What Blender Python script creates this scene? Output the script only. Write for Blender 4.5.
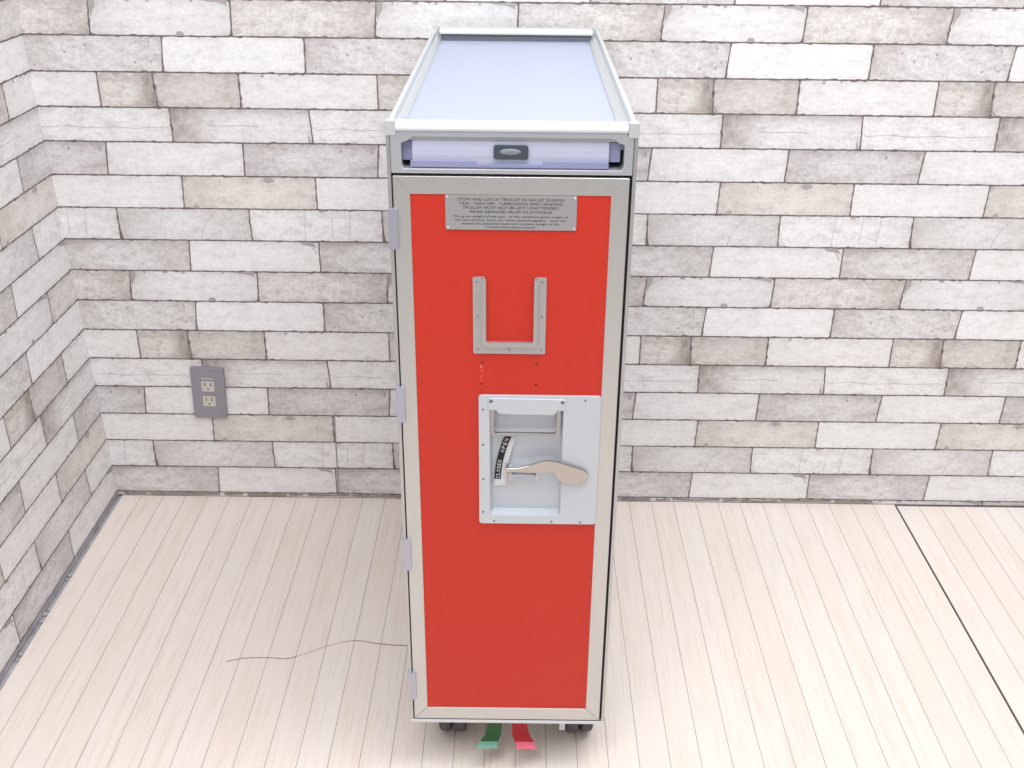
import bpy, bmesh, math, random
from math import pi, sin, cos, radians as R
from mathutils import Vector, Matrix
from mathutils.geometry import tessellate_polygon

for o in list(bpy.data.objects):
    bpy.data.objects.remove(o)
S = bpy.context.scene
COL = S.collection

# ------------------------------------------------------------------ camera
cam = bpy.data.cameras.new('camera')
cam.sensor_fit = 'HORIZONTAL'
cam.sensor_width = 36
cam.lens = 36 * 1087.6 / 1024
cam.shift_x = -4.9 / 1024
cam.clip_start = .01
camo = bpy.data.objects.new('camera', cam)
camo.location = (0.919, -2.0971, 1.3214)
camo.rotation_euler = (R(63.8411), R(-.5793), R(.3982))
COL.objects.link(camo)
S.camera = camo

# ------------------------------------------------------------------ world
W = bpy.data.worlds.new('world')
S.world = W
W.use_nodes = True
nt = W.node_tree
nt.nodes.clear()
wo = nt.nodes.new('ShaderNodeOutputWorld')
bg = nt.nodes.new('ShaderNodeBackground')
tc = nt.nodes.new('ShaderNodeTexCoord')
sp = nt.nodes.new('ShaderNodeSeparateXYZ')
mr = nt.nodes.new('ShaderNodeMapRange')
rp = nt.nodes.new('ShaderNodeValToRGB')
mr.inputs['From Min'].default_value = -1
mr.inputs['From Max'].default_value = 1
rp.color_ramp.elements[0].position = .45
rp.color_ramp.elements[0].color = (.30, .31, .34, 1)
rp.color_ramp.elements[1].position = .72
rp.color_ramp.elements[1].color = (.97, .98, 1.0, 1)
nt.links.new(tc.outputs['Generated'], sp.inputs[0])
nt.links.new(sp.outputs['Z'], mr.inputs['Value'])
nt.links.new(mr.outputs['Result'], rp.inputs[0])
nt.links.new(rp.outputs[0], bg.inputs['Color'])
bg.inputs['Strength'].default_value = .62
nt.links.new(bg.outputs[0], wo.inputs[0])

# ------------------------------------------------------------------ lights
def area(name, loc, aim, sx, sy, power, color):
    l = bpy.data.lights.new(name, 'AREA')
    l.shape = 'RECTANGLE'
    l.size = sx; l.size_y = sy
    l.energy = power; l.color = color
    o = bpy.data.objects.new(name, l)
    o.location = loc
    d = Vector(aim) - Vector(loc)
    o.rotation_euler = d.to_track_quat('-Z', 'Y').to_euler()
    COL.objects.link(o)
    return o
area('overhead_light', (1.55, -1.15, 2.6), (1.2, -.5, .4), 1.5, .7, 25, (.985, .98, 1))
area('overhead_light', (.35, -2.1, 2.6), (.6, -.8, .2), 1.2, .8, 17.5, (.985, .98, 1))  # fill added from the camera side, not a known lamp

vs = S.view_settings
S.display_settings.display_device = 'sRGB'
vs.view_transform = 'Standard'
vs.look = 'None'
vs.gamma = 1
vs.exposure = .38
vs.use_curve_mapping = False

# ------------------------------------------------------------------ helpers
def lin(c):
    return tuple((v / 12.92 if v <= .04045 else ((v + .055) / 1.055) ** 2.4) for v in c)
def C8(r, g, b):
    return lin((r / 255, g / 255, b / 255)) + (1,)

def mat(name, col, rough=.5, metal=0, bump=0, bscale=200, var=0, vscale=30, vstretch=(1, 1, 1), spec=.5):
    m = bpy.data.materials.new(name)
    m.use_nodes = True
    n = m.node_tree
    b = n.nodes['Principled BSDF']
    b.inputs['Roughness'].default_value = rough
    b.inputs['Metallic'].default_value = metal
    b.inputs['Specular IOR Level'].default_value = spec
    t = n.nodes.new('ShaderNodeTexCoord')
    mp = n.nodes.new('ShaderNodeMapping')
    mp.inputs['Scale'].default_value = vstretch
    n.links.new(t.outputs['Object'], mp.inputs[0])
    nz = n.nodes.new('ShaderNodeTexNoise')
    nz.inputs['Scale'].default_value = vscale
    nz.inputs['Detail'].default_value = 4
    n.links.new(mp.outputs[0], nz.inputs['Vector'])
    mx = n.nodes.new('ShaderNodeMix')
    mx.data_type = 'RGBA'
    mx.inputs[6].default_value = col
    mx.inputs[7].default_value = tuple(c * (1 - var) for c in col[:3]) + (1,)
    n.links.new(nz.outputs['Fac'], mx.inputs[0])
    n.links.new(mx.outputs[2], b.inputs['Base Color'])
    if bump:
        nb = n.nodes.new('ShaderNodeTexNoise')
        nb.inputs['Scale'].default_value = bscale
        nb.inputs['Detail'].default_value = 3
        n.links.new(mp.outputs[0], nb.inputs['Vector'])
        bm_ = n.nodes.new('ShaderNodeBump')
        bm_.inputs['Strength'].default_value = bump
        bm_.inputs['Distance'].default_value = .001
        n.links.new(nb.outputs['Fac'], bm_.inputs['Height'])
        n.links.new(bm_.outputs[0], b.inputs['Normal'])
    return m

M = dict(
    alu=mat('brushed_aluminium', C8(210, 211, 209), .38, .85, var=.08, vscale=40, vstretch=(1, 1, .05)),
    alu_h=mat('satin_aluminium_rail', C8(214, 218, 217), .38, .4, var=.05, vscale=40, vstretch=(.05, 1, 1)),
    alu_side=mat('side_sheet_aluminium', C8(196, 196, 198), .35, .8, var=.06, vscale=20),
    bezel=mat('bezel_aluminium', C8(196, 200, 205), .42, .6, var=.06, vscale=30),
    red=mat('red_laminate', C8(205, 44, 23), .48, 0, bump=.15, bscale=700, var=.08, vscale=60),
    plate=mat('sign_plate', C8(176, 176, 178), .45, .5, var=.08, vscale=30, vstretch=(.1, 1, 1)),
    ink=mat('black_ink', C8(20, 18, 24), .6),
    white_ink=mat('white_ink', C8(235, 235, 235), .6),
    cast=mat('pale_grey_painted_plate', C8(203, 209, 216), .42, .25, var=.04, vscale=40),
    chrome=mat('chrome', C8(190, 184, 180), .14, 1),
    steel=mat('stainless_wire', C8(172, 172, 175), .25, 1),
    holder=mat('holder_aluminium', C8(190, 188, 188), .4, .7, var=.05),
    rivet=mat('rivet_metal', C8(160, 158, 160), .3, .9),
    dark=mat('dark_gap', C8(28, 24, 40), .7),
    screw=mat('dark_screw', C8(110, 112, 120), .4, .6),
    tray=mat('lilac_tray', C8(190, 195, 217), .38, .0, var=.03),
    trayshade=mat('shaded_lilac', C8(146, 149, 184), .4, .0, var=.03),  # tray lilac darkened: shade on lip and end blocks put into the colour
    latch=mat('slate_latch', C8(72, 80, 92), .4, .1, var=.1),
    top=mat('pale_blue_top_sheet', C8(174, 182, 202), .42, .0, var=.03, vscale=12),
    hinge=mat('hinge_metal', C8(184, 186, 200), .35, .7),
    tyre=mat('grey_rubber', C8(84, 80, 84), .6, 0, var=.1),
    caster=mat('zinc', C8(120, 120, 124), .4, .8),
    green=mat('shaded_green_pedal', C8(30, 88, 36), .4, 0, var=.08),  # green darkened: shade under the cart is part of the colour
    green_lit=mat('lit_green_tip', C8(128, 178, 160), .35, 0, var=.12),  # same pedal green lightened: light on the flat tip painted in
    redp=mat('shaded_red_pedal', C8(168, 12, 22), .4, 0, var=.08),  # red darkened for the shade below the cart
    red_lit=mat('lit_red_tip', C8(236, 120, 140), .35, 0, var=.1),  # same pedal red, paler to paint the light on the tip
    outlet=mat('grey_outlet_plate', C8(150, 147, 156), .5, .1, var=.06, vscale=60),
    socket=mat('beige_socket', C8(206, 202, 190), .5, 0, var=.1, vscale=300),
    wire=mat('brown_wire', C8(160, 126, 108), .6, 0, var=.2),
    crumb=mat('plaster', C8(196, 194, 196), .9, 0, var=.2),
    gap=mat('bare_concrete', C8(205, 201, 208), .95, 0, bump=.5, bscale=120, var=.6, vscale=28),
    seam=mat('seam_dark', C8(88, 76, 76), .95, 0, var=.4, vscale=60),
    caulk=mat('old_caulk', C8(176, 164, 156), .9, 0, var=.5, vscale=50),
)

def link(name, me, m=None, parent=None, bev=0, smooth=False):
    o = bpy.data.objects.new(name, me)
    if m is not None:
        for k in (m if isinstance(m, (list, tuple)) else [m]):
            me.materials.append(k)
    COL.objects.link(o)
    if parent:
        o.parent = parent
    if bev:
        b = o.modifiers.new('bevel', 'BEVEL')
        b.width = bev; b.segments = 3; b.limit_method = 'ANGLE'; b.angle_limit = R(28)
    if smooth:
        for p in me.polygons: p.use_smooth = True
    return o

def mk(bm, name, m, parent=None, bev=0, smooth=False):
    bmesh.ops.recalc_face_normals(bm, faces=bm.faces)
    me = bpy.data.meshes.new(name)
    bm.to_mesh(me); bm.free()
    return link(name, me, m, parent, bev, smooth)

def box(bm, x0, x1, y0, y1, z0, z1, mi=0):
    r = bmesh.ops.create_cube(bm, size=1)
    for v in r['verts']:
        v.co = Vector(((x0 + x1) / 2 + v.co.x * (x1 - x0), (y0 + y1) / 2 + v.co.y * (y1 - y0), (z0 + z1) / 2 + v.co.z * (z1 - z0)))
    for f in {f for v in r['verts'] for f in v.link_faces}: f.material_index = mi
    return r['verts']

def prism(bm, outer, y0, y1, holes=(), mi=0):
    """(x,z) outline with holes, extruded from y0 (front) to y1 (back)"""
    loops = [list(outer)] + [list(h) for h in holes]
    tris = tessellate_polygon([[Vector((p[0], p[1], 0)) for p in l] for l in loops])
    flat = [p for l in loops for p in l]
    fr = [bm.verts.new((p[0], y0, p[1])) for p in flat]
    bk = [bm.verts.new((p[0], y1, p[1])) for p in flat]
    for t in tris:
        for side in (fr, bk):
            try:
                f = bm.faces.new([side[i] for i in t]); f.material_index = mi
            except ValueError: pass
    i = 0
    for l in loops:
        n = len(l)
        for k in range(n):
            a, b = i + k, i + (k + 1) % n
            f = bm.faces.new((fr[a], fr[b], bk[b], bk[a])); f.material_index = mi
        i += n

def rrect(x0, x1, z0, z1, r=.002, seg=4):
    p = []
    for cx, cz, a in ((x1 - r, z1 - r, 0), (x0 + r, z1 - r, 90), (x0 + r, z0 + r, 180), (x1 - r, z0 + r, 270)):
        for k in range(seg + 1):
            t = R(a + 90 * k / seg)
            p.append((cx + r * cos(t), cz + r * sin(t)))
    return p

def cyl(bm, c, axis, r, h, seg=24, r2=None, mi=0):
    q = Vector((0, 0, 1)).rotation_difference(Vector(axis)).to_matrix().to_4x4()
    g = bmesh.ops.create_cone(bm, cap_ends=True, segments=seg, radius1=r, radius2=r if r2 is None else r2, depth=h,
                              matrix=Matrix.Translation(c) @ q)
    for f in {f for v in g['verts'] for f in v.link_faces}: f.material_index = mi

def dome(bm, x, y, z, r, h=.0012, mi=0):
    cyl(bm, (x, y - h / 2, z), (0, -1, 0), r, h, 14, r * .65, mi)

def text_into(bm, s, xc, zc, width, height, y, mi=0, rot=0, thick=.0002):
    cu = bpy.data.curves.new('t', 'FONT')
    cu.body = s; cu.size = 1; cu.align_x = 'LEFT'; cu.resolution_u = 2; cu.offset = 0
    o = bpy.data.objects.new('t', cu)
    COL.objects.link(o)
    bpy.context.view_layer.update()
    me = bpy.data.meshes.new_from_object(o.evaluated_get(bpy.context.evaluated_depsgraph_get()))
    xs = [v.co.x for v in me.vertices]; ys = [v.co.y for v in me.vertices]
    x0, x1 = min(xs), max(xs)
    capmax = .7 if any(c.isupper() or c in 'dhlbktf' for c in s) else .5
    sx = width / (x1 - x0); sy = height / capmax
    vv = []
    for v in me.vertices:
        px, pz = (v.co.x - (x0 + x1) / 2) * sx, (v.co.y - capmax / 2) * sy
        vv.append(bm.verts.new((xc + px * cos(rot) - pz * sin(rot), y, zc + px * sin(rot) + pz * cos(rot))))
    for p in me.polygons:
        try:
            f = bm.faces.new([vv[i] for i in p.vertices]); f.material_index = mi
        except ValueError: pass
    bpy.data.objects.remove(o); bpy.data.curves.remove(cu); bpy.data.meshes.remove(me)

def empty(name, label, cat, loc, rz=0, group=None):
    o = bpy.data.objects.new(name, None)
    o.empty_display_size = .05
    COL.objects.link(o)
    o.location = loc; o.rotation_euler = (0, 0, rz)
    o['label'] = label; o['category'] = cat
    if group: o['group'] = group
    return o

# ================================================================== SETTING
# ------------------------------------------------------------------ brick wallpaper
BP = .53024          # repeat width of the printed pattern
BH = .066248         # brick course height
B15 = .0104          # height of the lowest course line above the floor

def brick_material():
    m = bpy.data.materials.new('printed_brick_wallpaper')
    m.use_nodes = True
    n = m.node_tree; L = n.links.new
    b = n.nodes['Principled BSDF']
    b.inputs['Roughness'].default_value = .62
    b.inputs['Specular IOR Level'].default_value = .35
    tone = n.nodes.new('ShaderNodeAttribute'); tone.attribute_name = 'tone'
    ends = n.nodes.new('ShaderNodeAttribute'); ends.attribute_name = 'ends'
    uv = n.nodes.new('ShaderNodeUVMap'); uv.uv_map = 'pat'
    loc = n.nodes.new('ShaderNodeUVMap'); loc.uv_map = 'loc'
    def noise(scale, sx=1, sy=1, det=5, rough=.6):
        mp = n.nodes.new('ShaderNodeMapping'); mp.inputs['Scale'].default_value = (sx, sy, 1)
        L(uv.outputs[0], mp.inputs[0])
        q = n.nodes.new('ShaderNodeTexNoise'); q.inputs['Scale'].default_value = scale
        q.inputs['Detail'].default_value = det; q.inputs['Roughness'].default_value = rough
        L(mp.outputs[0], q.inputs['Vector']); return q.outputs['Fac']
    def mr(x, a, b_, c=0, d=1):
        q = n.nodes.new('ShaderNodeMapRange'); q.inputs[1].default_value = a; q.inputs[2].default_value = b_
        q.inputs[3].default_value = c; q.inputs[4].default_value = d
        q.interpolation_type = 'SMOOTHSTEP'
        L(x, q.inputs[0]); return q.outputs[0]
    def ma(op, x, y):
        q = n.nodes.new('ShaderNodeMath'); q.operation = op
        for i, k in enumerate((x, y)):
            if isinstance(k, (int, float)): q.inputs[i].default_value = k
            elif k is not None: L(k, q.inputs[i])
        return q.outputs[0]
    def mixc(f, a, b_, blend='MIX'):
        q = n.nodes.new('ShaderNodeMix'); q.data_type = 'RGBA'; q.blend_type = blend
        if isinstance(f, (int, float)): q.inputs[0].default_value = f
        else: L(f, q.inputs[0])
        for i, k in ((6, a), (7, b_)):
            if isinstance(k, tuple): q.inputs[i].default_value = k
            else: L(k, q.inputs[i])
        return q.outputs[2]
    blot = mr(noise(18, 1, 2.0, 6, .65), .46, .74)
    blot2 = mr(noise(38, 1, 1.5, 8, .75), .46, .68)
    fine = mr(noise(120, 1, 1.2, 6, .8), .42, .66)
    speck = mr(noise(230, 1, 1, 3, .6), .62, .74)
    streak = mr(noise(30, .35, 5, 5), .52, .75)
    dirt = ma('MULTIPLY', tone.outputs['Alpha'], .85)
    col = tone.outputs['Color']
    col = mixc(ma('MULTIPLY', blot, ma('MULTIPLY', dirt, .75)), col, C8(160, 150, 142))
    col = mixc(ma('MULTIPLY', blot2, ma('MULTIPLY', dirt, .55)), col, C8(148, 138, 131))
    col = mixc(ma('MULTIPLY', fine, ma('ADD', ma('MULTIPLY', dirt, .42), .06)), col, C8(146, 136, 130))
    col = mixc(ma('MULTIPLY', streak, ma('MULTIPLY', dirt, .45)), col, C8(165, 158, 155))
    col = mixc(ma('MULTIPLY', speck, ma('MULTIPLY', dirt, .55)), col, C8(120, 112, 110))
    s = n.nodes.new('ShaderNodeSeparateXYZ'); L(loc.outputs[0], s.inputs[0])   # u,v in 0..1 of the brick
    e = n.nodes.new('ShaderNodeSeparateColor'); L(ends.outputs['Color'], e.inputs[0])
    nn = noise(40, 1, 1, 5, .7)
    nn2 = ma('ADD', ma('MULTIPLY', nn, 1.7), -.25)
    lft = ma('MULTIPLY', ma('MULTIPLY', mr(s.outputs[0], .0, .38, 1, 0), e.outputs[0]), nn2)
    rgt = ma('MULTIPLY', ma('MULTIPLY', mr(s.outputs[0], .55, 1., 0, 1), e.outputs[1]), nn2)
    vv = ma('ABSOLUTE', ma('SUBTRACT', s.outputs[1], .5), None)
    uu = ma('ABSOLUTE', ma('SUBTRACT', s.outputs[0], .5), None)
    edge = ma('MAXIMUM', mr(vv, .30, .5), mr(uu, .44, .5))
    edge = ma('MULTIPLY', ma('MULTIPLY', edge, mr(noise(28, 1, 1.6, 7, .75), .42, .68)), ma('ADD', ma('MULTIPLY', dirt, .45), .12))
    col = mixc(edge, col, C8(140, 127, 120))
    tp = ma('MULTIPLY', ma('MULTIPLY', mr(s.outputs[1], .62, 1., 0, 1), e.outputs[2]), nn2)
    col = mixc(lft, col, C8(138, 122, 114))
    col = mixc(rgt, col, C8(138, 122, 114))
    col = mixc(tp, col, C8(128, 118, 116))
    L(col, b.inputs['Base Color'])
    return m

def grout_material():
    return mat('printed_grout', C8(136, 124, 122), .8, 0, var=.5, vscale=90)
BRICK = brick_material()
GROUT = grout_material()
STAIN = mat('printed_stain', C8(184, 178, 177), .7, 0, var=.25, vscale=200)
CRACK = mat('printed_crack', C8(165, 158, 158), .7, 0, var=.3, vscale=200)

# types: tone (sRGB), dirt, (left, right, top end tints)
TY = dict(
    S=((221, 219, 220), .8, (.45, .15, .15)), Wt=((236, 236, 239), .3, (0, .05, .05)),
    E=((231, 229, 229), .35, (.1, .1, .1)), T1=((216, 210, 205), .9, (.1, 1.2, .1)), T2=((206, 199, 195), .7, (.2, .3, .2)),
    U=((232, 231, 232), .5, (.0, .1, .1)), V=((227, 226, 227), .5, (.9, .1, .6)),
    G=((212, 210, 212), .72, (.4, .2, .35)), H=((230, 229, 230), .35, (.1, .1, .0)),
    I=((232, 231, 232), .3, (.0, .15, .05)), K=((222, 214, 208), .5, (.35, .2, .2)),
    Mw=((234, 234, 236), .5, (.0, .1, .1)), N=((222, 221, 222), .5, (.4, .35, .1)),
    O=((217, 215, 216), .7, (.35, .3, .5)), Q=((233, 232, 232), .3, (.0, .1, .2)),
    Rb=((223, 219, 215), .85, (.1, .5, .2)), Lw=((229, 229, 231), .4, (.25, .2, .1)),
)
# for each of the eight repeating courses: (joint x at top, at bottom, brick to the right of it)
ROWS = [
    [(.2457, .2404, 'Wt'), (.5108, .5100, 'S')],
    [(.1139, .1139, 'T1'), (.2196, .2225, 'T2'), (.3820, .3820, 'E')],
    [(.2432, .2433, 'V'), (.5103, .5141, 'U')],
    [(.1113, .1066, 'H'), (.3773, .3754, 'G')],
    [(.2504, .2480, 'K'), (.5132, .5134, 'I')],
    [(.1113, .1131, 'N'), (.3758, .3775, 'Mw')],
    [(.2487, .2447, 'Q'), (.5107, .5111, 'O')],
    [(.1186, .1138, 'Lw'), (.3800, .3776, 'Rb')],
]
HASH = random.Random(7)
NZ = [[HASH.uniform(-1, 1) for _ in range(97)] for _ in range(97)]
def jit(a, b, s):
    return NZ[int(a * 1000 + s * 13) % 97][int(b * 1000 + s * 29) % 97]

def brick_outline(tp, length_t, length_b, off_b, seed):
    """local outline u,v; top-left corner at u=0, bottom-left at off_b; printed edges are uneven"""
    g = .0014; gv = .0014
    rr = random.Random(seed)
    TL = (0 + gv, BH - g); TR = (length_t - gv, BH - g); BR = (off_b + length_b - gv, g); BL = (off_b + gv, g)
    cut = {'Wt': .004, 'S': .003, 'T2': .005, 'Lw': .007}.get(tp, .0016)
    pts = []
    cs = [BL, BR, TR, TL]
    for i in range(4):
        a = Vector(cs[i]); b = Vector(cs[(i + 1) % 4])
        d = (b - a); n = max(2, int(d.length / .006)); u = d.normalized(); nrm = Vector((-u.y, u.x))
        for k in range(n + 1):
            p = a + d * (k / n)
            dd = min((p - a).length, (b - p).length)
            inset = 0
            if dd < cut: inset = (cut - dd) * .5
            if k in (0, n): p = p + (u if k == 0 else -u) * cut * .5
            w = rr.gauss(0, .0003)
            if rr.random() < .07: w = rr.uniform(.0008, .0022)
            if k in (0, n): w = abs(w) * .3
            p = p + nrm * (inset * .4 + w)
            pts.append(p)
    return pts

def clip(poly, side, x):
    """keep the part of a polygon with side*(p0-x) >= 0; poly is a list of (p, q, u, v)"""
    out = []
    for i in range(len(poly)):
        a, b = poly[i - 1], poly[i]
        ia, ib = side * (a[0] - x) >= 0, side * (b[0] - x) >= 0
        if ia != ib:
            t = (x - a[0]) / (b[0] - a[0])
            out.append(tuple(a[k] + t * (b[k] - a[k]) for k in range(len(a))))
        if ib: out.append(b)
    return out

def clipz(poly, z):
    sw = [(p[1], p[0]) + tuple(p[2:]) for p in poly]
    sw = clip(sw, 1, z)
    return [(p[1], p[0]) + tuple(p[2:]) for p in sw]

def build_wall(name, to3, xlo, xhi, ztop, zbot, extras=()):
    """to3(X, z, depth) -> world point; X runs along the pattern"""
    V, F, MI, TONE, ENDS, UV, LOC = [], [], [], [], [], [], []
    def face(pts, dep, mi, tone=(0, 0, 0, 0), ends=(0, 0, 0), uv=None, loc=None):
        i0 = len(V)
        for p in pts: V.append(to3(p[0], p[1], dep))
        F.append(list(range(i0, i0 + len(pts)))); MI.append(mi)
        TONE.append(tone); ENDS.append(ends)
        UV.append(uv or [(0, 0)] * len(pts)); LOC.append(loc or [(0, 0)] * len(pts))
    face([(xlo, zbot), (xhi, zbot), (xhi, ztop), (xlo, ztop)], 0, 1)
    keys = list(TY)
    for row in range(-20, 17):
        z0 = B15 + (15 - row - 1) * BH          # bottom of the course
        if z0 > ztop or z0 + BH < zbot: continue
        spec = ROWS[row % 8]
        n = len(spec)
        for rep in range(-6, 8):
            for k, (xt, xb, tp) in enumerate(spec):
                nx = spec[(k + 1) % n]; add = BP if k == n - 1 else 0
                lt = nx[0] + add - xt; lb = nx[1] + add - xb
                X0 = xt + rep * BP
                if X0 > xhi or X0 + lt < xlo: continue
                out = brick_outline(tp, lt, lb, xb - xt, keys.index(tp) * 11 + 3)
                ti = keys.index(tp)
                poly = [(X0 + p.x, z0 + p.y, p.x, p.y) for p in out]
                st = []
                if tp == 'Lw':
                    st.append(('c', .162, .0025, .0085, .0065, 2)); st.append(('p', [(.205, .0648), (.256, .0648), (.2545, .054), (.248, .058), (.238, .0605), (.222, .062)], 2))
                    for q in (.03, .07, .075, .11, .19): st.append(('c', q, .063, .003, .0026, 2))
                    st.append(('p', [(.0, .0648), (.012, .0648), (.011, .052), (.004, .04), (.001, .03)], 2))
                if tp == 'N':
                    st.append(('l', [(.196, .065), (.190, .055), (.178, .038), (.169, .022), (.163, .001)], .0014))
                    st.append(('p', [(-.001, .03), (.0025, .018), (.0065, .001), (-.001, .001)], 1))
                if tp == 'Mw':
                    for q in (.11, .165, .2): st.append(('l', [(q, .065), (q + .0015, .045), (q - .001, .02), (q, .001)], .0005))
                    st.append(('c', .145, .063, .006, .003, 2))
                if tp == 'U': st.append(('l', [(.01, .027), (.06, .030), (.1, .026), (.15, .029), (.19, .026), (.24, .029), (.26, .028)], .0006))
                if tp == 'V':
                    st.append(('l', [(.07, .034), (.1, .032), (.14, .034), (.17, .031)], .0007))
                    st.append(('p', [(.262, .02), (.262, .002), (.2685, .002), (.266, .01)], 2))
                if tp == 'K': st.append(('c', .17, .059, .012, .006, 2)); st.append(('c', .022, .003, .007, .006, 2)); st.append(('c', .075, .056, .002, .002, 2))
                if tp == 'Q': st.append(('p', [(.22, .0645), (.25, .0645), (.259, .053), (.245, .057), (.232, .058)], 2)); st.append(('l', [(.245, .06), (.252, .048), (.258, .038)], .0007))
                if tp == 'Rb': st.append(('p', [(.25, .001), (.262, .001), (.262, .012), (.256, .006)], 2))
                if tp == 'G': st.append(('c', .19, .052, .004, .0035, 2)); st.append(('c', .252, .053, .003, .008, 2))
                if tp == 'S':
                    for (a, b_) in ((.055, .05), (.08, .035), (.24, .055), (.25, .03), (.21, .018), (.24, .02), (.12, .048), (.02, .012)): st.append(('c', a, b_, .0024, .0028, 2))
                if tp == 'T2': st.append(('l', [(.002, .064), (-.001, .04), (.003, .015), (.012, .003)], .0014))
                if tp == 'T1': st.append(('c', .035, .063, .006, .003, 2)); st.append(('p', [(.097, .058), (.104, .06), (.106, .03), (.1, .03)], 2))
                if tp == 'E':
                    st.append(('c', .045, .061, .004, .0028, 2)); st.append(('c', .078, .063, .004, .002, 2))
                def clipped(pl):
                    pl = clip(pl, 1, xlo); pl = clip(pl, -1, xhi) if pl else pl
                    pl = clipz(pl, zbot) if pl else pl
                    return pl
                pl = clipped(poly)
                if len(pl) < 3: continue
                t_ = TY[tp]
                face(pl, .0005, 0, C8(*[min(244, v + 8 + (238 - v) * .32) for v in t_[0]])[:3] + (t_[1],), t_[2],
                     [(p[2] + ti * .7, p[3] + ti * .31) for p in pl], [(p[2] / lt, p[3] / BH) for p in pl])
                for s_ in st:
                    if s_[0] == 'c':
                        rr = random.Random(int(s_[1] * 1e4))
                        q = [(s_[1] + s_[3] * cos(a) * rr.uniform(.75, 1.1), s_[2] + s_[4] * sin(a) * rr.uniform(.75, 1.1)) for a in [2 * pi * j / 12 for j in range(12)]]
                        mi = s_[5]
                    elif s_[0] == 'p': q = s_[1]; mi = s_[2]
                    else:
                        w = s_[2]; q = [(a - w / 2, b_ - w / 2) for a, b_ in s_[1]] + [(a + w / 2, b_ + w / 2) for a, b_ in reversed(s_[1])]; mi = 3
                    q = [(X0 + a, z0 + min(max(b_, .0005), BH - .0005), 0, 0) for a, b_ in q]
                    q = clipped(q)
                    if len(q) >= 3: face(q, .0009, mi)
    for q, mi in extras: face([tuple(p) for p in q], .0012, mi)
    # solid thickness behind the paper
    i0 = len(V)
    for X in (xlo, xhi):
        for z in (zbot - .02, ztop):
            for dp in (0, -.06): V.append(to3(X, z, dp - .0003))
    for f in ((0, 1, 3, 2), (4, 6, 7, 5), (0, 4, 5, 1), (2, 3, 7, 6), (1, 5, 7, 3), (0, 2, 6, 4)):
        F.append([i0 + k for k in f]); MI.append(1); TONE.append((0, 0, 0, 0)); ENDS.append((0, 0, 0)); UV.append([(0, 0)] * 4); LOC.append([(0, 0)] * 4)
    me = bpy.data.meshes.new(name)
    me.from_pydata(V, [], F)
    me.update()
    for nm in ('pat', 'loc'): me.uv_layers.new(name=nm)
    for nm in ('tone', 'ends'): me.attributes.new(nm, 'FLOAT_COLOR', 'CORNER')
    u1, u2, ta, ea = me.uv_layers['pat'], me.uv_layers['loc'], me.attributes['tone'], me.attributes['ends']
    for p in me.polygons:
        i = p.index; p.material_index = MI[i]
        for k, li in enumerate(p.loop_indices):
            u1.data[li].uv = UV[i][k]; u2.data[li].uv = LOC[i][k]
            ta.data[li].color = TONE[i]; ea.data[li].color = tuple(ENDS[i]) + (1,)
    o = link(name, me, [BRICK, GROUT, STAIN, CRACK, M['caulk'], M['gap']])
    o['kind'] = 'structure'
    return o

TL = -.0254                                     # the side wall is slightly out of plumb
rr = random.Random(3)
# torn paper edge and filler along the foot of the rear wall
ex = []
x = .03
while x < 1.72:
    w = rr.uniform(.03, .12); h0 = rr.uniform(.001, .004); h1 = rr.uniform(.0075, .0115)
    ex.append(([(x, h0), (x + w * .3, h0 - .0008), (x + w, h0 + .0006), (x + w * .96, h1), (x + w * .5, h1 - rr.uniform(0, .003)), (x + .002, h1)], 4))
    x += w + rr.uniform(.0, .012)
ex.append(([(.5142, .013), (.5168, .013), (.5178, .15), (.5192, .2165), (.5155, .2165), (.5150, .15)], 3))   # open paper seam
build_wall('wall_rear', lambda X, z, d: (X, -d, z), -.045, 3.3, 2.35, 0.0, ex)
build_wall('wall_left', lambda X, z, d: (TL * (z - .5) + d, X + .0235, z), -3.2, -.0235, 2.35, -.003,
           [([(-3.2, -.003), (-.0235, -.003), (-.0235, .0104), (-3.2, .0104)], 5)])

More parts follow.
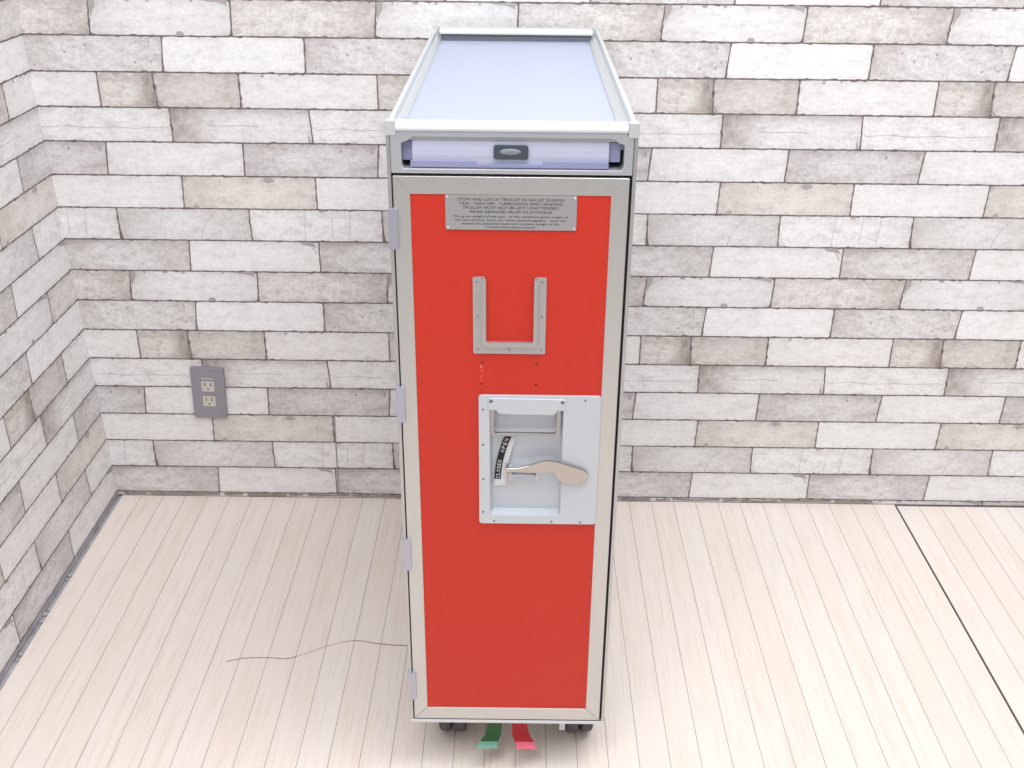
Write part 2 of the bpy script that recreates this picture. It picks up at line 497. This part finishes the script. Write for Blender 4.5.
# ------------------------------------------------------------------ floor
def floor_material():
    m = bpy.data.materials.new('pale_wood_sheet')
    m.use_nodes = True
    n = m.node_tree; L = n.links.new
    b = n.nodes['Principled BSDF']
    b.inputs['Roughness'].default_value = .42
    b.inputs['Specular IOR Level'].default_value = .4
    tc = n.nodes.new('ShaderNodeTexCoord')
    at = n.nodes.new('ShaderNodeAttribute'); at.attribute_name = 'plank'
    def nz(sc, sx, sy, det=4, off=0):
        mp = n.nodes.new('ShaderNodeMapping'); mp.inputs['Scale'].default_value = (sx, sy, 1)
        L(tc.outputs['Object'], mp.inputs[0])
        ad = n.nodes.new('ShaderNodeVectorMath'); ad.operation = 'ADD'
        L(mp.outputs[0], ad.inputs[0]); L(at.outputs['Vector'], ad.inputs[1])
        q = n.nodes.new('ShaderNodeTexNoise'); q.inputs['Scale'].default_value = sc; q.inputs['Detail'].default_value = det
        L(ad.outputs[0], q.inputs['Vector']); return q.outputs['Fac']
    def mr(x, a, b_):
        q = n.nodes.new('ShaderNodeMapRange'); q.inputs[1].default_value = a; q.inputs[2].default_value = b_
        q.interpolation_type = 'SMOOTHSTEP'; L(x, q.inputs[0]); return q.outputs[0]
    def mix(f, k, a, b_):
        mm = n.nodes.new('ShaderNodeMath'); mm.operation = 'MULTIPLY'; L(f, mm.inputs[0]); mm.inputs[1].default_value = k
        q = n.nodes.new('ShaderNodeMix'); q.data_type = 'RGBA'; L(mm.outputs[0], q.inputs[0])
        if isinstance(a, tuple): q.inputs[6].default_value = a
        else: L(a, q.inputs[6])
        q.inputs[7].default_value = b_; return q.outputs[2]
    sep = n.nodes.new('ShaderNodeSeparateXYZ'); L(at.outputs['Vector'], sep.inputs[0])
    fr = n.nodes.new('ShaderNodeMath'); fr.operation = 'FRACT'; L(sep.outputs[0], fr.inputs[0])
    col = mix(fr.outputs[0], .7, C8(238, 229, 221), C8(235, 221, 210))
    col = mix(mr(nz(10, 6, .35), .42, .74), .5, col, C8(230, 213, 198))
    col = mix(mr(nz(60, 5, .12, 3), .5, .72), .5, col, C8(212, 197, 184))
    col = mix(mr(nz(3, 1, .8), .42, .7), .4, col, C8(236, 229, 222))
    col = mix(mr(nz(55, 1, 1, 2), .80, .84), .7, col, C8(120, 104, 98))
    L(col, b.inputs['Base Color'])
    return m
FL = floor_material()

def build_floor():
    V, F, MI, PL = [], [], [], []
    def q(x0, x1, y0, y1, z, mi, a=0, z2=None):
        i = len(V)
        V.extend([(x0, y0, z), (x1, y0, z), (x1, y1, z), (x0, y1, z)]); F.append([i, i + 1, i + 2, i + 3]); MI.append(mi); PL.append(a)
    Y0 = -4.2
    rr = random.Random(11)
    def sheet(xa, xb, lines, y1):
        xs = [xa] + lines + [xb]
        for i in range(len(xs) - 1):
            g = .00045
            q(xs[i] + (g if i else 0), xs[i + 1] - (g if i < len(xs) - 2 else 0), Y0, y1, 0, 0, rr.uniform(0, 30))
            if i: q(xs[i] - g, xs[i] + g, Y0, y1, -.0004, 1)
        # sheet edges
        for X in (xa, xb):
            i = len(V); V.extend([(X, Y0, 0), (X, y1, 0), (X, y1, -.004), (X, Y0, -.004)]); F.append([i, i + 1, i + 2, i + 3]); MI.append(0); PL.append(0)
        i = len(V); V.extend([(xa, y1, 0), (xb, y1, 0), (xb, y1, -.004), (xa, y1, -.004)]); F.append([i, i + 1, i + 2, i + 3]); MI.append(0); PL.append(0)
    l = [.068 + k * .05015 for k in range(34)]
    sheet(.0245, 1.7715, [v for v in l if v < 1.75], -.0022)
    sheet(1.7762, 4.0, [1.825 + k * .0493 for k in range(44)], -.009)
    q(-.1, 4.1, Y0 - .05, .05, -.0045, 2)
    i = len(V)
    for z in (-.0047, -.06):
        V.extend([(-.1, Y0 - .05, z), (4.1, Y0 - .05, z), (4.1, .05, z), (-.1, .05, z)])
    for f in ((0, 3, 2, 1), (4, 5, 6, 7), (0, 1, 5, 4), (1, 2, 6, 5), (2, 3, 7, 6), (3, 0, 4, 7)):
        F.append([i + k for k in f]); MI.append(2); PL.append(0)
    me = bpy.data.meshes.new('floor'); me.from_pydata(V, [], F); me.update()
    for p in me.polygons: p.material_index = MI[p.index]
    a = me.attributes.new('plank', 'FLOAT_VECTOR', 'FACE')
    for p in me.polygons: a.data[p.index].vector = (PL[p.index], PL[p.index] * 1.7, 0)
    groove = mat('floor_groove', C8(158, 148, 144), .8, 0, var=.35, vscale=25)
    o = link('floor', me, [FL, groove, M['gap']])
    o['kind'] = 'structure'
build_floor()

# dark strip lying in the open joint between the two floor sheets
bm = bmesh.new()
box(bm, 1.7717, 1.776, -4.1, -.004, -.0043, -.0022)
s_ = mk(bm, 'trim_1', M['seam']); s_['kind'] = 'structure'

# crumbs of plaster in the gap by the side wall
for k, (x, y, s) in enumerate(((.0185, -.305, .0042), (.0175, -.318, .003), (.0192, -.415, .0034), (.0185, -.43, .0045), (.019, -.452, .0036), (.0192, -.545, .004), (.0185, -.56, .003))):
    bm = bmesh.new(); bmesh.ops.create_icosphere(bm, subdivisions=2, radius=s)
    r_ = random.Random(k)
    for v in bm.verts: v.co *= r_.uniform(.75, 1.15)
    o = mk(bm, 'plaster_crumb', M['crumb'], smooth=True)
    o.location = (x, y, -.0045 + s * .8); o['label'] = 'tiny pale plaster crumb in the floor gap along the left wall'; o['category'] = 'debris'; o['group'] = 'plaster crumbs in the wall gap'

# ================================================================== CART
CW = .3022; D = .777
cart = empty('galley_cart', 'tall narrow silver airline trolley with red door panel, standing on the wooden floor', 'trolley', (.90745, -.8074, 0), R(.06))

# --- body
for s in (-1, 1):
    bm = bmesh.new()
    xo, xi = s * .1505, s * .1460
    box(bm, min(xo, xi), max(xo, xi), 0.0, D, .1045, 1.0155)
    box(bm, min(s * .1460, s * .1452), max(s * .1460, s * .1452), .012, D - .01, .1045, 1.0)
    mk(bm, 'side_panel', M['alu_side'], cart, .0006)
bm = bmesh.new(); box(bm, -.1450, .1450, D - .02, D - .001, .1045, 1.0); mk(bm, 'rear_panel', M['alu_side'], cart, .0006)
bm = bmesh.new(); box(bm, -.1450, .1450, .022, D - .022, .13, .96); mk(bm, 'inner_box', M['dark'], cart)
# dark ring filling the gap round the door
bm = bmesh.new(); prism(bm, [(-.1455, .1047), (.1455, .1047), (.1455, .969), (-.1455, .969)], .006, .020, [[(-.12, .133), (.12, .133), (.12, .94), (-.12, .94)]])
mk(bm, 'door_gap_ring', M['dark'], cart)
bm = bmesh.new(); box(bm, -.1502, .1492, -.0005, D, .0985, .1043); box(bm, -.13, .13, .03, D - .03, .0925, .0985)
mk(bm, 'base_plate', mat('base_aluminium', C8(214, 218, 220), .35, .5), cart, .0008)

# --- top
bm = bmesh.new()
box(bm, -.1378, .1340, .012, D - .012, .998, 1.0085)
mk(bm, 'top_panel', M['top'], cart, .0005)
for s in (-1, 1):                                     # side rails
    bm = bmesh.new()
    prof = [(.1510, 1.0160), (.1510, 1.0270), (.1495, 1.0298), (.1465, 1.0310), (.1445, 1.0310), (.1432, 1.0300), (.1428, 1.0205), (.1415, 1.0190), (.1362 if s < 0 else .1325, 1.0100), (.1362 if s < 0 else .1325, 1.0088), (.1460, 1.0088), (.1460, 1.0160)]
    prism(bm, [(s * a, b) for a, b in prof], .013, D - .013)
    mk(bm, 'side_rail', M['alu_h'], cart, .0006)
def cross_bar(y0, y1, zb, flip=False):
    """rounded rail: quarter-round on the side facing y0"""
    pts = [(y0 + .0095 - .0095 * sin(R(15 * k)), 1.0215 + .0095 * cos(R(15 * k))) for k in range(6, -1, -1)]
    pts += [(y1 - .002, 1.0310), (y1, 1.0290), (y1, zb), (y0, zb)]
    bm = bmesh.new()
    vs_ = [[bm.verts.new((X, p[0], p[1])) for p in pts] for X in (-.1385, .1380)]
    n = len(pts)
    for k in range(n): bm.faces.new((vs_[0][k], vs_[0][(k + 1) % n], vs_[1][(k + 1) % n], vs_[1][k]))
    bm.faces.new(vs_[0]); bm.faces.new(list(reversed(vs_[1])))
    return bm
mk(cross_bar(-.0010, .0190, 1.0212), 'front_rail', M['alu_h'], cart)
bm = bmesh.new(); box(bm, -.1380, .1375, .0062, .0185, 1.0088, 1.0210); mk(bm, 'rail_support', M['bezel'], cart, .0004)
mk(cross_bar(D - .0190, D, 1.0205), 'rear_rail', M['alu_h'], cart)
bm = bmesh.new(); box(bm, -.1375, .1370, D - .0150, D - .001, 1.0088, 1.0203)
mk(bm, 'rear_gap_shade', mat('grey_gap_shade', C8(104, 104, 112), .7), cart)  # grey strip painting the shade in the gap below the rear rail
for s in (-1, 1):
    for yy in (-.001, D - .0125):
        bm = bmesh.new(); prism(bm, rrect(min(s * .1385, s * .1515), max(s * .1385, s * .1515), 1.0155, 1.0325, .002), yy, yy + .0135)
        mk(bm, 'corner_cap', mat('grey_cap', C8(196, 200, 202), .45, .2) if 'grey_cap' not in bpy.data.materials else bpy.data.materials['grey_cap'], cart, .0015)

# --- front bezel round the tray opening
slot = [(-.1325, .9795), (-.1300, .9755), (.1315, .9755), (.1345, .9795), (.1345, 1.0050), (.1330, 1.0073), (.1275, 1.0085), (.1225, 1.0125), (.1190, 1.0140),
        (-.1180, 1.0140), (-.1210, 1.0125), (-.1260, 1.0085), (-.1310, 1.0073), (-.1325, 1.0050)]
bm = bmesh.new()
prism(bm, [(-.1458, .9695), (.1455, .9695), (.1455, 1.0165), (.1382, 1.0165), (.1382, 1.0210), (-.1387, 1.0210), (-.1387, 1.0165), (-.1458, 1.0165)], 0.0, .006, [slot])
prism(bm, [(-.1458, .9695), (.1455, .9695), (.1455, .9735), (-.1458, .9735)], .006, .09)
mk(bm, 'front_bezel', M['bezel'], cart, .0012)
bm = bmesh.new()                                     # sleeve the tray runs in
prism(bm, [(-.1440, .9737), (.1440, .9737), (.1440, 1.0105), (.1200, 1.0165), (-.1200, 1.0165), (-.1440, 1.0105)], .0062, .085, [slot])
mk(bm, 'tray_sleeve', M['bezel'], cart)
bm = bmesh.new(); box(bm, -.143, .143, .086, .09, .974, .9975); mk(bm, 'sleeve_back', M['dark'], cart)

# --- pull-out tray
tray = None
bm = bmesh.new()
prof = [(.0062, .9770), (.0055, .9850), (.0045, .9905), (.0044, .9985), (.0056, 1.0060), (.0080, 1.0105), (.0125, 1.0136), (.0200, 1.0136), (.0200, .9770)]
vs_ = [[bm.verts.new((X, p[0], p[1])) for p in prof] for X in (-.1200, .1165)]
n = len(prof)
for k in range(n): bm.faces.new((vs_[0][k], vs_[0][(k + 1) % n], vs_[1][(k + 1) % n], vs_[1][k]))
bm.faces.new(vs_[0]); bm.faces.new(list(reversed(vs_[1])))
tray = mk(bm, 'pull_out_tray', M['tray'], cart, .0004)
for a, b in ((-.1322, -.1205), (.1170, .1305)):
    bm = bmesh.new(); prism(bm, rrect(a, b, .9835, 1.0068, .0015), .0100, .035)
    mk(bm, 'end_block', M['trayshade'], tray, .0008)
bm = bmesh.new()
prism(bm, [(-.1225, .9765), (.1165, .9765), (.1165, .9845), (.0375, .9845), (.0375, .9812), (-.0430, .9812), (-.0430, .9845), (-.1225, .9845)], .0030, .0060)
o = mk(bm, 'lower_lip', M['trayshade'], tray, .0005)
bm = bmesh.new(); prism(bm, rrect(-.0222, .0195, .9872, 1.0042, .0030), .0015, .0095)
lt = mk(bm, 'latch_button', M['latch'], tray, .0012)
bm = bmesh.new(); bmesh.ops.create_uvsphere(bm, u_segments=24, v_segments=12, radius=1)
for v in bm.verts: v.co = Vector((-.002 + v.co.x * .0130, .0016 + v.co.y * .0016, .9965 + v.co.z * .0040))
mk(bm, 'finger_pad', mat('pale_slate', C8(128, 136, 146), .4), tray, 0, True)

# --- door
bm = bmesh.new()
ox0, ox1, oz0, oz1 = -.1443, .1428, .1065, .9663
ix0, ix1, iz0, iz1 = -.1237, .1212, .1288, .9440
g = .00006
for q in ([(ox0, oz1), (ox1, oz1), (ix1 - g, iz1 + g), (ix0 + g, iz1 + g)], [(ox0, oz0), (ix0 + g, iz0 - g), (ix1 - g, iz0 - g), (ox1, oz0)],
          [(ox0, oz0 + g * 2), (ix0, iz0 + g), (ix0, iz1 - g), (ox0, oz1 - g * 2)], [(ox1, oz0 + g * 2), (ox1, oz1 - g * 2), (ix1, iz1 - g), (ix1, iz0 + g)]):
    prism(bm, q, 0.0, .018)
door = mk(bm, 'door', M['alu'], cart, .0008)
bm = bmesh.new()
hole = rrect(-.0272, .0722, .4835, .6560, .003)
prism(bm, [(ix0, iz0), (ix1, iz0), (ix1, iz1), (ix0, iz1)], .0013, .0175, [hole])
pan = mk(bm, 'door_panel', M['red'], door); pan['label'] = 'scarlet laminate panel'
for (x, z) in ((-.0366, .718), (.0344, .7175), (-.0372, .687), (.0343, .6865)):
    bm = bmesh.new(); cyl(bm, (x, .0012, z), (0, -1, 0), .0013, .0006, 10)
    mk(bm, 'screw_hole', M['dark'], door)
bm = bmesh.new()
for (x, z, a, l) in ((-.0385, .715, .002, .006), (-.0375, .708, .0012, .005), (-.0388, .700, .001, .004), (-.0378, .694, .0009, .003)):
    prism(bm, [(x, z), (x + a, z - l * .3), (x + a * .6, z - l), (x - a * .5, z - l * .6)], .0011, .0013)
mk(bm, 'scuff_mark', mat('pink_scuff', C8(228, 110, 98), .6), door)
for z0, z1 in ((.8745, .926), (.6305, .683), (.3895, .442), (.148, .200)):
    bm = bmesh.new()
    prism(bm, rrect(-.1512, -.1398, z0, z1, .0006), -.0048, .0005)
    prism(bm, [(-.1512, z0), (-.1500, z0), (-.1500, z1), (-.1512, z1)], -.001, .03)
    mk(bm, 'hinge', M['hinge'], door, .0024)

# --- warning placard
bm = bmesh.new(); prism(bm, rrect(-.0812, .0800, .8997, .9437, .0015), -.0002, .0013)
placard = mk(bm, 'warning_placard', M['plate'], cart, .0003)
bm = bmesh.new()
LN = [('STOW AND LATCH TROLLEY IN GALLEY DURING', .9384, .1307, .0034), ('TAXI . TAKE OFF . TURBULENCE AND LANDING', .9332, .127, .0034),
      ('TROLLEY MUST NOT BE LEFT UNATTENDED', .9281, .118, .0034), ('WHEN REMOVED FROM ITS STOWAGE', .9227, .102, .0034),
      ('The gross weight of this cart , or the combined gross weight of', .9170, .142, .0029), ('this cart and any other cart when stowed together , must not', .9124, .137, .0029),
      ('exceed the placarded maximum contents weight of the', .9079, .120, .0029), ('compartment where stowed', .9036, .0595, .0029)]
for s, z, w, h in LN: text_into(bm, s, -.0010, z, w, h, -.00035)
mk(bm, 'lettering', M['ink'], placard)
for (x, z) in ((-.0785, .9412), (.0773, .9408), (-.0782, .9025), (.0770, .9018)):
    bm = bmesh.new(); dome(bm, x, -.0002, z, .0016); mk(bm, 'rivet', mat('bright_rivet', C8(225, 225, 225), .3, .5) if 'bright_rivet' not in bpy.data.materials else bpy.data.materials['bright_rivet'], placard)

# --- U-shaped card holder
def arcpts(cx, cz, r, a0, a1, n=5): return [(cx + r * cos(R(a0 + (a1 - a0) * k / n)), cz + r * sin(R(a0 + (a1 - a0) * k / n))) for k in range(n + 1)]
zt = .838
uo = arcpts(-.0465, zt - .002, .0018, 180, 90) + arcpts(-.0355, zt - .004, .004, 90, 0) + [(-.0315, .7515)] + arcpts(-.0295, .7510, .002, 180, 270) \
    + arcpts(.0275, .7510, .002, 270, 360) + [(.0295, zt - .004)] + arcpts(.0335, zt - .004, .004, 180, 90) + arcpts(.0434, zt - .002, .0018, 90, 0) \
    + arcpts(.0434, .7338, .0018, 0, -90) + arcpts(-.0465, .7338, .0018, 270, 180)
bm = bmesh.new(); prism(bm, uo, -.0008, .0013)
holder = mk(bm, 'card_holder', M['holder'], cart, .0004)
li = arcpts(-.0355, zt - .004, .004, 60, 0) + [(-.0315, .7515)] + arcpts(-.0295, .7510, .002, 180, 270) + arcpts(.0275, .7510, .002, 270, 360) + [(.0295, zt - .004)] + arcpts(.0335, zt - .004, .004, 180, 110) \
    + [(.0345, zt - .004), (.0345, .7430), (-.0365, .7430), (-.0365, zt - .004)]
bm = bmesh.new(); prism(bm, li, -.0045, -.0006)
mk(bm, 'raised_lip', M['holder'], holder, .0005)
for (x, z) in ((-.0424, .8322), (.0395, .832), (-.0424, .785), (.0397, .7848), (-.0424, .738), (-.0018, .7377), (.0398, .7382)):
    bm = bmesh.new(); dome(bm, x, -.0008, z, .0017, .0013); mk(bm, 'rivet', M['rivet'], holder)

# --- latch plate with pocket
bm = bmesh.new()
op = rrect(-.0268, .0716, .4835, .6560, .004)
prism(bm, rrect(-.0417, .1215, .4700, .6718, .004), -.0022, .0012, [op])
ring = [bm.verts.new((a, .0010, b)) for a, b in op]
rb = rrect(-.0236, .0690, .4868, .6540, .004)
back = [bm.verts.new((a, .0125, b)) for a, b in rb]
n = len(op)
for k in range(n): bm.faces.new((ring[k], ring[(k + 1) % n], back[(k + 1) % n], back[k]))
bm.faces.new(list(reversed(back)))
latch = mk(bm, 'latch_plate', M['cast'], cart, .0010)
latch['label'] = 'pale grey recessed latch plate'
for (x, z) in ((.1004, .6655), (-.0358, .6505), (-.0358, .5968), (-.0360, .5425), (-.0362, .489), (-.0209, .4738), (.0596, .4740), (.1003, .4734)):
    bm = bmesh.new(); dome(bm, x, -.0022, z, .0016, .0007); mk(bm, 'screw', M['screw'], latch)
bm = bmesh.new()
prism(bm, [(-.0290, .6510), (-.0190, .6510), (-.0150, .6460), (-.0125, .6448), (.0575, .6440), (.0605, .6460), (.0635, .6505), (.0740, .6505), (.0740, .6660), (.0725, .6672), (-.0280, .6685), (-.0290, .6670)], -.0042, -.0020)
flap = mk(bm, 'handle_bracket', M['cast'], latch, .0007)
for (x, z) in ((-.0250, .6642), (.0699, .6634)):
    bm = bmesh.new(); dome(bm, x, -.0042, z, .0026, .0010); mk(bm, 'screw', M['screw'], latch)
# bail handle: flat bar bent into a U hanging from the bracket
bm = bmesh.new()
ou = [(-.0262, .655)] + arcpts(-.0190, .6170, .0072, 180, 270, 6) + arcpts(.0610, .6170, .0072, 270, 360, 6) + [(.0682, .655)]
inn = [(.0628, .655)] + arcpts(.0590, .6178, .0038, 0, -90, 6) + arcpts(-.0172, .6178, .0038, 270, 180, 6) + [(-.0210, .655)]
prism(bm, ou + inn, -.0015, .0040)
mk(bm, 'bail_handle', M['steel'], latch, .0012)
# curved scale
cx, cz = .1870, .5300
def band(r0, r1, a0, a1, n=24):
    o_ = [(cx - r1 * cos(R(a0 + (a1 - a0) * k / n)), cz + r1 * sin(R(a0 + (a1 - a0) * k / n))) for k in range(n + 1)]
    i_ = [(cx - r0 * cos(R(a0 + (a1 - a0) * k / n)), cz + r0 * sin(R(a0 + (a1 - a0) * k / n))) for k in range(n, -1, -1)]
    return o_ + i_
bm = bmesh.new(); prism(bm, band(.1915, .2082, -1.0, 22), .0080, .0128)
sc = mk(bm, 'latch_scale', mat('white_enamel', C8(214, 216, 220), .4), latch, .0003)
bm = bmesh.new(); prism(bm, band(.1990, .2081, 2.0, 22), .0076, .0081)
for f in bm.faces: f.material_index = 0
def arc_text(s, a0, a1, r, h, w):
    for k, ch in enumerate(s):
        a = a0 + (a1 - a0) * k / (len(s) - 1)
        t = R(a)
        text_into(bm, ch, cx - r * cos(t), cz + r * sin(t), w, h, .0073, 1, pi / 2 - t)
arc_text('CLOSED', 3.0, 10.2, .2035, .0050, .0037)
arc_text('OPEN', 14.8, 20.0, .2035, .0050, .0037)
mk(bm, 'scale_band', [M['ink'], M['white_ink']], latch)
# lever
bm = bmesh.new()
lev = [(-.0040, .5630), (.0110, .5640), (.0250, .5675), (.0440, .5745), (.0530, .5760), (.0660, .5740), (.0800, .5690), (.1000, .5620), (.1058, .5585), (.1078, .5530), (.1068, .5475), (.1035, .5425),
       (.0990, .5402), (.0860, .5395), (.0740, .5400), (.0685, .5445), (.0640, .5525), (.0610, .5570), (.0560, .5585), (.0300, .5565), (.0050, .5580), (-.0040, .5575)]
prism(bm, lev, -.0085, -.0045)
prism(bm, [(-.0055, .5420), (-.0030, .5420), (-.0030, .5628), (-.0055, .5628)], -.0080, .0115)
mk(bm, 'latch_lever', M['chrome'], latch, .0010)
bm = bmesh.new()
for a in (-.0010, .0365): prism(bm, rrect(a, a + .0042, .5425, .5585, .001), -.0040, .0122)
prism(bm, [(.0030, .5390), (.0368, .5390), (.0368, .5550), (.0030, .5550)], .0095, .0123)
prism(bm, [(.0032, .5430), (.0365, .5430), (.0365, .5450), (.0032, .5450)], .0045, .0100)
prism(bm, [(.0032, .5530), (.0365, .5530), (.0365, .5545), (.0032, .5545)], .0045, .0100)
mk(bm, 'lever_bracket', M['cast'], latch, .0006)

# --- casters
def caster(x, y, turn):
    root_bm = bmesh.new()
    ca, sa = cos(turn), sin(turn)
    box(root_bm, -.026, .026, -.026, .026, .0885, .0925)
    cyl(root_bm, (0, 0, .0815), (0, 0, 1), .017, .014, 20)
    for s in (-1, 1):
        vs2 = box(root_bm, s * .0015 - .0015, s * .0015 + .0015, -.006, .026, .040, .079)
    cyl(root_bm, (0, .016, .042), (1, 0, 0), .006, .046, 16)
    c = mk(root_bm, 'caster', M['caster'], cart, .0008)
    c.location = (x, y, 0); c.rotation_euler = (0, 0, turn)
    for s in (-1, 1):
        bm = bmesh.new()
        X = s * .0122
        pr = [(.0200, -.0085), (.0385, -.0095), (.0415, -.0070), (.0420, -.0030), (.0420, .0030), (.0415, .0070), (.0385, .0095), (.0200, .0085)]
        seg = 32; rings = []
        for k in range(seg):
            a = 2 * pi * k / seg
            rings.append([bm.verts.new((X + w, .016 + r * cos(a), .042 + r * sin(a))) for r, w in pr])
        for k in range(seg):
            A, B = rings[k], rings[(k + 1) % seg]
            for j in range(len(pr) - 1): bm.faces.new((A[j], A[j + 1], B[j + 1], B[j]))
        bm.faces.new([rg[0] for rg in rings]); bm.faces.new([rg[-1] for rg in rings])
        mk(bm, 'wheel', M['tyre'], c, 0, True)
    return c
caster(-.090, .085, R(-2))
caster(.117, .086, R(5))
caster(-.105, D - .10, 0)
caster(.105, D - .10, 0)
bm = bmesh.new(); prism(bm, rrect(.0835, .0925, .0475, .0925, .0015), .040, .043); mk(bm, 'bracket_tab', M['cast'], cart, .0006)

# --- brake pedals
def pedal(name, lab, m1, m2, secs):
    """secs: (xl, xr, y, z) from under the cart to the tip"""
    bm = bmesh.new(); t = .0022; prev = None; rows = []
    for xl, xr, y, z in secs:
        rows.append([bm.verts.new(p) for p in ((xl, y, z), (xr, y, z), (xr, y + .0006, z - t), (xl, y + .0006, z - t))])
    for i in range(len(rows) - 1):
        a, b = rows[i], rows[i + 1]
        for k in range(4):
            f = bm.faces.new((a[k], a[(k + 1) % 4], b[(k + 1) % 4], b[k])); f.material_index = 1 if i >= len(rows) - 2 else 0
    bm.faces.new(rows[0]); f = bm.faces.new(list(reversed(rows[-1]))); f.material_index = 1
    o = mk(bm, name, [m1, m2], cart, .0006); o['label'] = lab
pedal('brake_pedal', 'green brake pedal with tip coloured as if lit', M['green'], M['green_lit'],
      [(-.026, -.006, .150, .0985), (-.027, -.007, .060, .0940), (-.0290, -.0080, .0225, .0900), (-.0345, -.0100, .0190, .0570), (-.0440, -.0148, .0135, .0470), (-.0492, -.0157, .0000, .0463)])
pedal('brake_pedal', 'red brake pedal with tip coloured pink as if lit', M['redp'], M['red_lit'],
      [(.007, .0265, .150, .0985), (.007, .0275, .060, .0940), (.0072, .0285, .0225, .0900), (.0076, .0352, .0190, .0570), (.0127, .0426, .0135, .0470), (.0140, .0466, .0000, .0463)])
bm = bmesh.new(); box(bm, -.03, .035, .10, .16, .0900, .0925); mk(bm, 'pedal_mount', M['caster'], cart)

# ================================================================== POWER OUTLET
ou_ = empty('power_outlet', 'grey double power outlet on the brick wall left of the trolley', 'power outlet', (.2515, 0, .2650))
ou_.rotation_euler = (0, R(1.6), 0)
bm = bmesh.new()
prism(bm, rrect(-.0355, .0355, -.0600, .0600, .003), -.0090, -.0012)
pl = mk(bm, 'cover_plate', M['outlet'], ou_, .0022)
for zc in (.0165, -.0190):
    bm = bmesh.new(); prism(bm, rrect(-.0135, .0135, zc - .0125, zc + .0115, .0015), -.0100, -.0085)
    so = mk(bm, 'socket', M['socket'], ou_, .0005)
    bm = bmesh.new()
    for x in (-.0062, .0062): prism(bm, rrect(x - .0010, x + .0010, zc + .0005, zc + .0085, .0006), -.0103, -.0099)
    mk(bm, 'slot', M['dark'], so)
    bm = bmesh.new()
    cyl(bm, (0, -.0101, zc - .0062), (0, -1, 0), .0022, .0004, 14)
    mk(bm, 'earth_hole', M['screw'], so)
bm = bmesh.new(); prism(bm, rrect(-.0130, .0120, .0335, .0355, .0008), -.0096, -.0088); mk(bm, 'name_strip', M['socket'], ou_)

# ================================================================== WIRE ON THE FLOOR
cu = bpy.data.curves.new('wire', 'CURVE'); cu.dimensions = '3D'; cu.bevel_depth = .0006; cu.bevel_resolution = 2; cu.resolution_u = 8
sp_ = cu.splines.new('BEZIER')
pts = [(.396, -.560, 1), (.420, -.551, 1), (.470, -.547, 1), (.510, -.548, 1), (.525, -.540, .45), (.576, -.511, .45), (.619, -.497, .9), (.668, -.505, 1.15), (.720, -.509, 1.1), (.775, -.505, 1)]
sp_.bezier_points.add(len(pts) - 1)
for b, (x, y, r_) in zip(sp_.bezier_points, pts):
    b.co = (x, y, .0007); b.handle_left_type = b.handle_right_type = 'AUTO'; b.radius = r_
tmp = bpy.data.objects.new('wire_path', cu); COL.objects.link(tmp); bpy.context.view_layer.update()
me = bpy.data.meshes.new_from_object(tmp.evaluated_get(bpy.context.evaluated_depsgraph_get()))
bpy.data.objects.remove(tmp)
me.materials.clear()
wo_ = link('wire', me, M['wire'])
wo_['label'] = 'thin brown wire lying on the wooden floor, running under the trolley'; wo_['category'] = 'wire'
